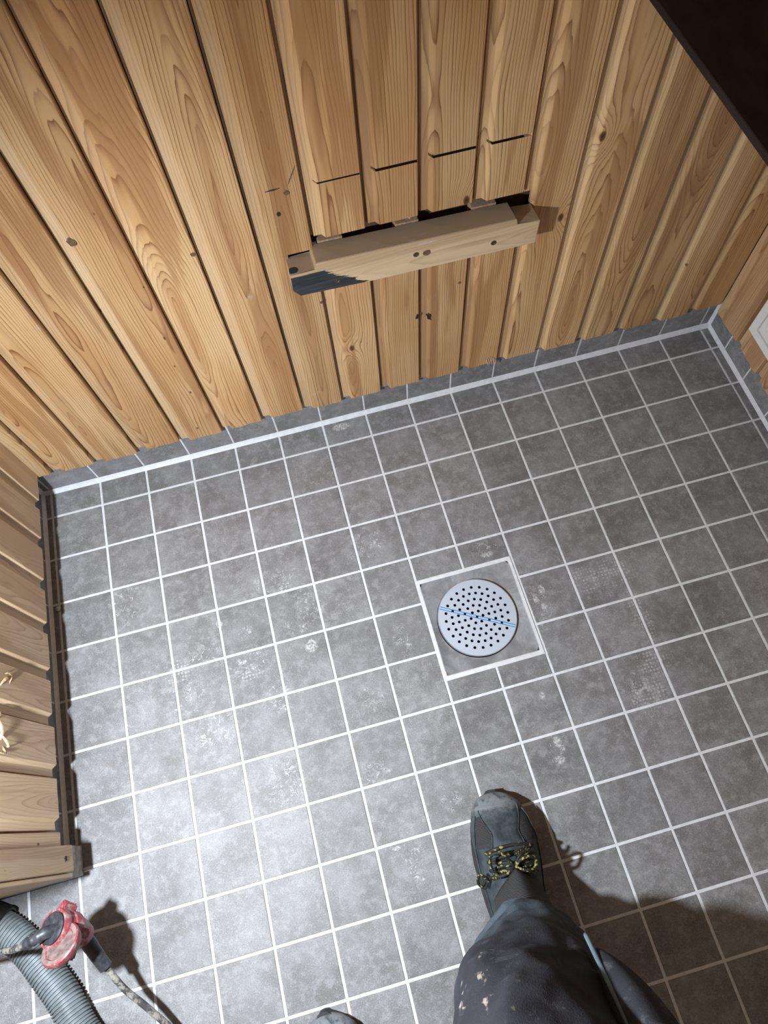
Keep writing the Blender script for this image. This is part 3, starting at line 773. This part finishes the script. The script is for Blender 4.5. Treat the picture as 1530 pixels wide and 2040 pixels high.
# flip lid hanging open at the lower left
ldn = (0.85*(-0.5*right+0.86*up)-0.45*look).normalized(); lc = 0.010*right+0.000*up-0.040*look
bm = bmesh.new(); DIRTY = plain('dirt_caked_red', (0.17, 0.12, 0.11), 0.7, var=0.45, scale=70, bump=0.3)
lathe(bm, lc, ldn, [(-0.014, 0.0), (-0.014, 0.026), (-0.010, 0.031), (0.0, 0.035), (0.004, 0.035), (0.006, 0.033), (0.006, 0.026), (0.0045, 0.024), (0.0045, 0.0)], 32)
lid_me = bm_mesh(bm, 'lid', True, 35); lid_me.materials.append(RED); lid_me.materials.append(DIRTY)
for p_ in lid_me.polygons:
    if abs(p_.normal.dot(ldn)) > 0.9: p_.material_index = 1
link('lid', lid_me, None, cpl)
bm = bmesh.new(); slab(bm, -up2*0.028+ax*0.016, up2, sd2, ax, 0.008, 0.009, 0.006)
bmesh.ops.bevel(bm, geom=bm.edges[:], offset=0.002, segments=2, affect='EDGES'); link('hinge', bm_mesh(bm, 'hinge', True, 40), RED, cpl)
for o_ in cpl.children: o_.scale = (0.86, 0.86, 0.86)
# strain relief and lead, drooping to the floor
lead = [Vector(p)-C0 for p in [(0.050, -0.866, 0.132), (0.058, -0.889, 0.120), (0.068, -0.914, 0.108), (0.084, -0.950, 0.088), (0.108, -0.985, 0.068), (0.135, -1.03, 0.040), (0.17, -1.09, 0.014), (0.22, -1.17, 0.0058), (0.30, -1.30, 0.0058), (0.30, -1.50, 0.0058)]]
bm = bmesh.new(); tube(bm, smooth_path(lead[:4], 6)[:13], [0.0112]*5+[0.0106]*4+[0.0100]*4, 16)
link('strain_relief', bm_mesh(bm, 'strain_relief', True, 50), BLK, cpl)
bm = bmesh.new(); tube(bm, smooth_path(lead[2:], 10), 0.0050, 12)
link('cord', bm_mesh(bm, 'cord', True), CABLE, cpl)
# plug in the socket with its own mud-caked lead
PC = C0+ax*0.026
plg = link('cable_plug', None, label='black plug pushed into the red coupling, mud-caked cord leading left', cat='plug', loc=PC)
bm = bmesh.new(); lathe(bm, (0, 0, 0), ax, [(-0.018, 0.0), (-0.018, 0.0205), (0.001, 0.0215), (0.003, 0.0200), (0.003, 0.0)], 36)
link('plug_face', bm_mesh(bm, 'plug_face', True, 35), BLK, plg)
e0 = ax*0.002+Vector((0.002, -0.004, 0)); elb = smooth_path([e0, e0+ax*0.011+Vector((-0.004, -0.004, 0)), e0+ax*0.014+Vector((-0.017, -0.009, -0.001)), e0+ax*0.012+Vector((-0.032, -0.012, -0.003))], 7)
rr = [0.0095-0.0030*i/(len(elb)-1)+(0.0012 if (i//2) % 2 and i > 7 else 0) for i in range(len(elb))]
bm = bmesh.new(); tube(bm, elb, rr, 18)
link('elbow', bm_mesh(bm, 'elbow', True, 60), BLK, plg)
end = elb[-2]
P1 = Vector((-0.068, -0.852, 0.152))-PC
cl = smooth_path([end, end.lerp(P1, 0.45)+Vector((0, -0.002, 0.000)), P1, P1+Vector((-0.08, 0.00, -0.035)), P1+Vector((-0.20, -0.02, -0.11)), P1+Vector((-0.34, -0.06, -0.1462)), P1+Vector((-0.50, -0.16, -0.1462))], 10)
bm = bmesh.new(); tube(bm, cl, [0.0047+0.0010*noise.noise(p*120) for p in cl], 12)
link('cord', bm_mesh(bm, 'cord', True), CABLE, plg)

# ================================================================== PERSON (legs only, as seen)
def cloth():
    t = NT('dusty_work_cloth'); P = t.obj(); X, Y, Z = t.sep(P)
    n = t.noise(P, 9, 5, 0.65); f = t.noise(P, 700, 2); m = t.noise(P, 28, 5, 0.7, 0.4)
    c = t.mix(t.ramp(n, 0.3, 0.7), (0.016, 0.016, 0.022), (0.035, 0.035, 0.045))
    low = t.ramp(Z, 0.46, 0.12)
    c = t.mix(t.math('MULTIPLY', low, t.ramp(m, 0.25, 0.55)), c, (0.085, 0.118, 0.145))
    c = t.mix(t.math('MULTIPLY', t.ramp(m, 0.56, 0.70), 0.5), c, (0.12, 0.125, 0.14))
    st = t.noise(t.vmath('MULTIPLY', P, (1.0, 0.7, 0.5)), 46, 4, 0.6, 0.3)
    reg = t.math('MULTIPLY', t.ramp(Z, 0.40, 0.47), t.ramp(t.math('ABSOLUTE', t.math('SUBTRACT', X, 0.100)), 0.055, 0.02))
    reg = t.math('ADD', reg, 0.05)
    c = t.mix(t.math('MULTIPLY', t.ramp(st, 0.60, 0.68), t.math('MINIMUM', reg, 1.0)), c, (0.30, 0.265, 0.225))
    t.bump(t.math('ADD', t.math('MULTIPLY', f, 0.5), t.math('MULTIPLY', m, 1.2)), 0.5, 0.002)
    return t.out(c, 0.85, 0, 0.2)
CLOTH = cloth()
per = link('person', None, label='person standing in dusty dark work trousers and black lace-up boots', cat='person', loc=(0.5, -1.1, 0))
def W(p): return Vector(p)-Vector((0.5, -1.1, 0))
bm = bmesh.new()
def leg(bm, cs, seed, n=56):
    rings = []
    m = []
    for i in range(len(cs)-1):
        for k in range(9):
            u = k/9; m.append([cs[i][j]*(1-u)+cs[i+1][j]*u for j in range(5)])
    m.append(list(cs[-1]))
    # smooth
    for _ in range(4):
        m = [m[0]]+[[(m[i-1][j]+2*m[i][j]+m[i+1][j])/4 for j in range(5)] for i in range(1, len(m)-1)]+[m[-1]]
    for (x, y, z, rx, ry) in m:
        ring = []
        for k in range(n):
            a = 2*math.pi*k/n; d = Vector((math.cos(a), math.sin(a), 0))
            fold = 0.0
            amp = max(0.0, 1-abs(z-0.19)/0.16)
            fold += amp*0.015*math.sin((z*95)+2.2*math.sin(a+0.6)+seed)*(0.6+0.4*math.sin(a*1.0+1.0))
            fold += 0.010*noise.noise(Vector((math.cos(a)*1.6, math.sin(a)*1.6, z*9+seed)))
            fold += 0.006*noise.noise(Vector((math.cos(a)*4, math.sin(a)*4, z*26+seed)))
            fold += 0.004*math.sin(3*a+z*14+seed)*min(1, z/0.5)
            zz = z
            if z < 0.16: zz = z + 0.030*max(0, math.sin(a))*(0.16-z)/0.1       # hem lifted over the instep
            ring.append(bm.verts.new(W((x+d.x*(rx+fold), y+d.y*(ry+fold), zz))))
        rings.append(ring)
    for A, B in zip(rings, rings[1:]):
        for k in range(n): bm.faces.new([A[k], A[(k+1)%n], B[(k+1)%n], B[k]])
    # inner lip at hem
    lip = [bm.verts.new(v.co.lerp(W((m[0][0], m[0][1], v.co.z)), 0.22)+Vector((0, 0, 0.012))) for v in rings[0]]
    lip2 = [bm.verts.new(v.co+Vector((0, 0, 0.05))) for v in lip]
    for k in range(n):
        bm.faces.new([rings[0][(k+1)%n], rings[0][k], lip[k], lip[(k+1)%n]]); bm.faces.new([lip[(k+1)%n], lip[k], lip2[k], lip2[(k+1)%n]])
    bm.faces.new(lip2); bm.faces.new(rings[-1])
LEG1 = [(0.693, -1.076, 0.080, 0.074, 0.084), (0.690, -1.074, 0.14, 0.074, 0.080), (0.680, -1.068, 0.21, 0.080, 0.084), (0.667, -1.060, 0.30, 0.086, 0.086), (0.655, -1.066, 0.40, 0.088, 0.088),
        (0.645, -1.080, 0.50, 0.092, 0.092), (0.630, -1.110, 0.60, 0.096, 0.098), (0.605, -1.165, 0.73, 0.104, 0.112), (0.585, -1.215, 0.84, 0.112, 0.122)]
LEG2 = [(0.372, -1.290, 0.075, 0.074, 0.090), (0.372, -1.290, 0.14, 0.076, 0.088), (0.374, -1.290, 0.25, 0.082, 0.086), (0.378, -1.28, 0.40, 0.086, 0.088),
        (0.385, -1.270, 0.52, 0.090, 0.092), (0.398, -1.262, 0.66, 0.098, 0.102), (0.415, -1.255, 0.84, 0.112, 0.122)]
leg(bm, LEG1, 1.0); leg(bm, LEG2, 5.0)
# pelvis joins both legs
rings = []
for (z, rx, ry, cx, cy) in ((0.76, 0.10, 0.09, 0.50, -1.225), (0.80, 0.165, 0.115, 0.50, -1.225), (0.86, 0.185, 0.13, 0.50, -1.24), (0.93, 0.180, 0.13, 0.50, -1.25), (0.99, 0.168, 0.12, 0.50, -1.26), (1.0, 0.15, 0.105, 0.50, -1.26)):
    rings.append([bm.verts.new(W((cx+rx*math.cos(2*math.pi*k/40), cy+ry*math.sin(2*math.pi*k/40), z))) for k in range(40)])
for A, B in zip(rings, rings[1:]):
    for k in range(40): bm.faces.new([A[k], A[(k+1)%40], B[(k+1)%40], B[k]])
bm.faces.new(rings[0]); bm.faces.new(rings[-1])
me = bm_mesh(bm, 'trousers', True)
tro = link('trousers', me, CLOTH, per)
md = tro.modifiers.new('join', 'REMESH'); md.mode = 'VOXEL'; md.voxel_size = 0.0042; md.use_smooth_shade = True
sm = tro.modifiers.new('soft', 'SMOOTH'); sm.iterations = 3; sm.factor = 0.5
# holster pocket on the outer thigh, its lamp-lit edge put into colour as a paler rim
bm = bmesh.new(); cs = [(0.733, -1.025, 0.425), (0.740, -1.048, 0.49), (0.741, -1.070, 0.56), (0.735, -1.105, 0.64), (0.715, -1.135, 0.70)]
rings = []
for i, c_ in enumerate(cs):
    ring = []
    wy = (0.028, 0.045, 0.050, 0.050, 0.040)[i]; wx = (0.008, 0.020, 0.026, 0.026, 0.014)[i]
    for k in range(24):
        a = 2*math.pi*k/24; ring.append(bm.verts.new(W((c_[0]+wx*math.cos(a)*(1+0.2*math.sin(3*a)), c_[1]-0.01+wy*math.sin(a), c_[2]-0.01*math.sin(a)))))
    rings.append(ring)
for A, B in zip(rings, rings[1:]):
    for k in range(24): bm.faces.new([A[k], A[(k+1)%24], B[(k+1)%24], B[k]])
bm.faces.new(rings[0]); bm.faces.new(rings[-1])
pk = link('holster_pocket', bm_mesh(bm, 'holster_pocket', True, 70), CLOTH, tro)
ss = pk.modifiers.new('s', 'SUBSURF'); ss.levels = 2; ss.render_levels = 2
RIM = plain('lit_edge_blue', (0.10, 0.15, 0.19), 0.8)
bm = bmesh.new(); tube(bm, smooth_path([W(p) for p in [(0.732, -1.000, 0.430), (0.730, -1.012, 0.46), (0.726, -1.030, 0.51), (0.722, -1.050, 0.56), (0.716, -1.085, 0.64), (0.705, -1.12, 0.70)]], 6), 0.0028, 8)
link('pocket_lit_edge', bm_mesh(bm, 'pocket_lit_edge', True), RIM, tro)
# seam along the front of the shin
# ---- boots
def boot_mat():
    t = NT('dusty_black_boot'); P = t.obj(); X, Y, Z = t.sep(P)
    n = t.noise(P, 40, 5, 0.7); f = t.noise(P, 500, 3)
    c = t.mix(t.ramp(n, 0.3, 0.7), (0.022, 0.030, 0.036), (0.060, 0.078, 0.088))
    toe = t.ramp(Y, 0.262, 0.295)
    c = t.mix(t.math('MULTIPLY', toe, t.ramp(t.math('ADD', n, t.math('MULTIPLY', toe, 0.12)), 0.42, 0.66)), c, (0.20, 0.22, 0.235))
    edge = t.ramp(Z, 0.045, 0.015)
    c = t.mix(t.math('MULTIPLY', edge, 0.3), c, (0.16, 0.17, 0.18))
    t.bump(t.math('ADD', f, n), 0.4, 0.0012)
    return t.out(c, 0.65, 0, 0.3)
BOOT = boot_mat()
SOLE = plain('black_sole', (0.020, 0.021, 0.023), 0.7, var=0.4)
def ribmat():
    t = NT('ribbed_textile'); P = t.obj(); X, Y, Z = t.sep(P)
    wv = t.math('SINE', t.math('ADD', t.math('MULTIPLY', X, 1300.0), t.math('MULTIPLY', Y, 3400.0)))
    wv2 = t.math('SINE', t.math('MULTIPLY', X, 2600.0))
    h = t.math('MULTIPLY', wv, t.math('ADD', 0.7, t.math('MULTIPLY', wv2, 0.3)))
    c = t.mix(t.ramp(h, -0.2, 0.9), (0.012, 0.012, 0.014), (0.085, 0.088, 0.10))
    t.bump(h, 0.6, 0.001)
    return t.out(c, 0.8)
RIB = ribmat()
LACE = NT('black_lace_yellow_fleck'); o_ = LACE.obj(); v = LACE.vor(o_, 330)
LACE = LACE.out(LACE.mix(LACE.math('GREATER_THAN', LACE.sep(v.outputs['Color'])[0], 0.84), (0.012, 0.012, 0.013), (0.26, 0.25, 0.05)), 0.7)
# sections along the foot: y, half width, height, x shift
SEC = [(0.000, 0.020, 0.060, 0.0), (0.010, 0.031, 0.085, 0.0), (0.040, 0.038, 0.110, 0.0), (0.085, 0.040, 0.125, 0.0), (0.125, 0.043, 0.125, 0.0), (0.160, 0.047, 0.112, 0.0), (0.195, 0.052, 0.094, 0.001), (0.230, 0.054, 0.073, 0.002),
       (0.260, 0.051, 0.056, 0.002), (0.285, 0.042, 0.046, 0.000), (0.300, 0.027, 0.034, -0.002), (0.307, 0.010, 0.024, -0.003)]
def interp(y):
    for a, b in zip(SEC, SEC[1:]):
        if a[0] <= y <= b[0]:
            u = (y-a[0])/(b[0]-a[0]); return [a[j]*(1-u)+b[j]*u for j in range(4)]
    return list(SEC[-1]) if y > SEC[-1][0] else list(SEC[0])
def surf(y, a, off=0.0, z0=0.018):
    _, w_, h_, s_ = interp(y)
    ca, sa = math.cos(a), math.sin(a)
    ex = (abs(ca)**0.75)*(1 if ca >= 0 else -1)
    return Vector((s_+ex*(w_+off), y, z0+(h_-z0+off)*(max(0, sa)**0.85)))
def boot(name_seed, loc, rz, first):
    bt = bpy.data.objects.new('boot', None)
    # upper
    bm = bmesh.new(); rings = []; n = 28; N = 40
    for i in range(N+1):
        y_ = 0.004+0.302*i/N
        rings.append([bm.verts.new(surf(y_, math.pi*k/n)) for k in range(n+1)])
    for A, B in zip(rings, rings[1:]):
        for k in range(n): bm.faces.new([A[k], A[k+1], B[k+1], B[k]])
        bm.faces.new([A[n], A[0], B[0], B[n]])
    bm.faces.new(rings[0]); bm.faces.new(rings[-1])
    # shaft
    rs = []
    for (z_, rx, ry, cy) in ((0.075, 0.040, 0.052, 0.060), (0.10, 0.043, 0.056, 0.062), (0.14, 0.045, 0.056, 0.056), (0.17, 0.046, 0.055, 0.052)):
        rs.append([bm.verts.new((rx*math.cos(2*math.pi*k/32), cy+ry*math.sin(2*math.pi*k/32), z_)) for k in range(32)])
    for A, B in zip(rs, rs[1:]):
        for k in range(32): bm.faces.new([A[k], A[(k+1)%32], B[(k+1)%32], B[k]])
    bm.faces.new(rs[0]); bm.faces.new(rs[-1])
    up_ = link('upper', bm_mesh(bm, 'upper', True, 60), BOOT, bt)
    # sole with lugs
    bm = bmesh.new(); A = []; B = []; Cc = []
    m = 60
    for k in range(m):
        a = 2*math.pi*k/m
        if True:
            yy = 0.154+0.157*math.sin(a); w_ = interp(min(0.307, max(0, yy)))[1]; s_ = interp(min(0.307, max(0, yy)))[3]
            x_ = s_+(w_+0.0045)*(1 if math.cos(a) >= 0 else -1)*min(1, abs(math.cos(a))**0.35*1.0)
            lug = 0.0018 if (k//2) % 2 else 0.0
            A.append(bm.verts.new((x_*(1+lug*6), yy, 0.0))); B.append(bm.verts.new((x_, yy, 0.012))); Cc.append(bm.verts.new((x_*0.97, yy, 0.026)))
    for k in range(m):
        j = (k+1) % m
        bm.faces.new([A[k], A[j], B[j], B[k]]); bm.faces.new([B[k], B[j], Cc[j], Cc[k]])
    bm.faces.new(A[::-1]); bm.faces.new(Cc)
    link('sole', bm_mesh(bm, 'sole', True, 50), SOLE, bt)
    def patch(nm, outline, mat, off, nu=14, nv=10, lab=None):
        # outline: left(y), right(y) angle limits across y range
        y0, y1, la, ra = outline; bm = bmesh.new(); rw = []
        for i in range(nu+1):
            u = i/nu; yy = y0+(y1-y0)*u; a0, a1 = la(u), ra(u)
            rw.append([bm.verts.new(surf(yy, a0+(a1-a0)*k/nv, off if 0 < k < nv and 0 < i < nu else 0.0002)) for k in range(nv+1)])
        for P_, Q_ in zip(rw, rw[1:]):
            for k in range(nv): bm.faces.new([P_[k], P_[k+1], Q_[k+1], Q_[k]])
        o = link(nm, bm_mesh(bm, nm, True), mat, bt)
        if lab: o['label'] = lab
        return o
    D = math.radians
    # smooth centre tongue panel widening towards the toe
    patch('vamp_panel', (0.222, 0.280, lambda u: D(75-28*max(0, u-0.35)/0.65-8*(1-u)**3), lambda u: D(105+28*max(0, u-0.35)/0.65+8*(1-u)**3)), BOOT, 0.0022)
    patch('mesh_panel', (0.224, 0.272, lambda u: D(26+12*u), lambda u: D(72-22*max(0, u-0.3))), RIB, 0.0012, lab='ribbed mesh panel')
    patch('mesh_panel', (0.224, 0.272, lambda u: D(108+22*max(0, u-0.3)), lambda u: D(154-12*u)), RIB, 0.0012, lab='ribbed mesh panel')
    patch('toe_cap', (0.282, 0.306, lambda u: D(2), lambda u: D(178)), BOOT, 0.0008, lab='toe cap white with dust')
    # raised seams round the panels
    def seam(f0, f1, fa, ln=10):
        bm = bmesh.new(); tube(bm, [surf(f0+(f1-f0)*q/ln, D(fa(q/ln)), 0.0016) for q in range(ln+1)], 0.0011, 6)
        link('seam', bm_mesh(bm, 'seam', True), BOOT, bt)
    seam(0.222, 0.281, lambda u: 75-28*max(0, u-0.35)/0.65-8*(1-u)**3); seam(0.222, 0.281, lambda u: 105+28*max(0, u-0.35)/0.65+8*(1-u)**3)
    seam(0.222, 0.274, lambda u: 22+14*u); seam(0.222, 0.274, lambda u: 158-14*u); seam(0.12, 0.222, lambda u: 8+14*u); seam(0.12, 0.222, lambda u: 172-14*u)
    # tongue / padded collar of ribbed textile
    bm = bmesh.new(); rings = []
    for i in range(9):
        u = i/8; yy = 0.180-0.045*u; zc = 0.110+0.055*u**1.1; hw_ = 0.040+0.010*u
        rings.append([bm.verts.new((hw_*math.cos(math.pi*k/16)*1.0, yy+0.012*math.sin(math.pi*k/16)-0.03*abs(math.cos(math.pi*k/16)), zc-0.028*abs(math.cos(math.pi*k/16))**2+0.006*math.sin(math.pi*k/16))) for k in range(17)])
    for P_, Q_ in zip(rings, rings[1:]):
        for k in range(16): bm.faces.new([P_[k], P_[k+1], Q_[k+1], Q_[k]])
    o = link('tongue', bm_mesh(bm, 'tongue', True), RIB, bt); o['label'] = 'ribbed padded tongue'
    so = o.modifiers.new('t', 'SOLIDIFY'); so.thickness = 0.006
    # laces: crossing rows plus bow loops
    lc_i = 0
    def lace(pts, r=0.0026, nm='lace'):
        bm = bmesh.new(); tube(bm, smooth_path(pts, 6), r, 8)
        link(nm, bm_mesh(bm, nm, True), LACE, bt)
    rows = [0.217, 0.204, 0.192, 0.181]
    for i, yy in enumerate(rows):
        lace([surf(yy, D(52), 0.003), surf(yy+0.004, D(75), 0.006), surf(yy+0.006, D(90), 0.007), surf(yy+0.004, D(105), 0.006), surf(yy, D(128), 0.003)])
        if i < 3:
            lace([surf(yy, D(55), 0.004), surf((yy+rows[i+1])/2, D(90), 0.009), surf(rows[i+1], D(125), 0.004)])
            lace([surf(yy, D(125), 0.004), surf((yy+rows[i+1])/2, D(90), 0.010), surf(rows[i+1], D(55), 0.004)])
    K = surf(0.194, D(90), 0.011)
    for sgn, ln, yo in ((1, 0.034, 0.000), (-1, 0.036, 0.012)):
        lace([K, K+Vector((sgn*ln*0.5, 0.010+yo, 0.012)), K+Vector((sgn*ln, 0.006+yo, 0.004)), K+Vector((sgn*ln*0.9, -0.008, -0.002)), K+Vector((sgn*ln*0.4, -0.008, 0.006)), K], 0.0026, 'lace_loop')
    lace([K, K+Vector((0.012, 0.014, 0.006)), K+Vector((0.030, 0.018, -0.010))]); lace([K, K+Vector((-0.02, -0.010, 0.004)), K+Vector((-0.044, -0.012, -0.022)), K+Vector((-0.052, -0.02, -0.03))])
    lace([K+Vector((-0.044, -0.012, -0.018)), K+Vector((-0.056, -0.004, -0.014)), K+Vector((-0.060, -0.016, -0.024)), K+Vector((-0.050, -0.024, -0.028)), K+Vector((-0.044, -0.014, -0.018))], 0.0024, 'lace_loop')
    bt.location = loc; bt.rotation_euler = (0, 0, rz)
    COL.objects.link(bt); bt.parent = per
    return bt
boot(0, W((0.694, -1.135, 0.0005)), -0.085, True)
boot(1, W((0.372, -1.376, 0.0005)), 0.02, False)
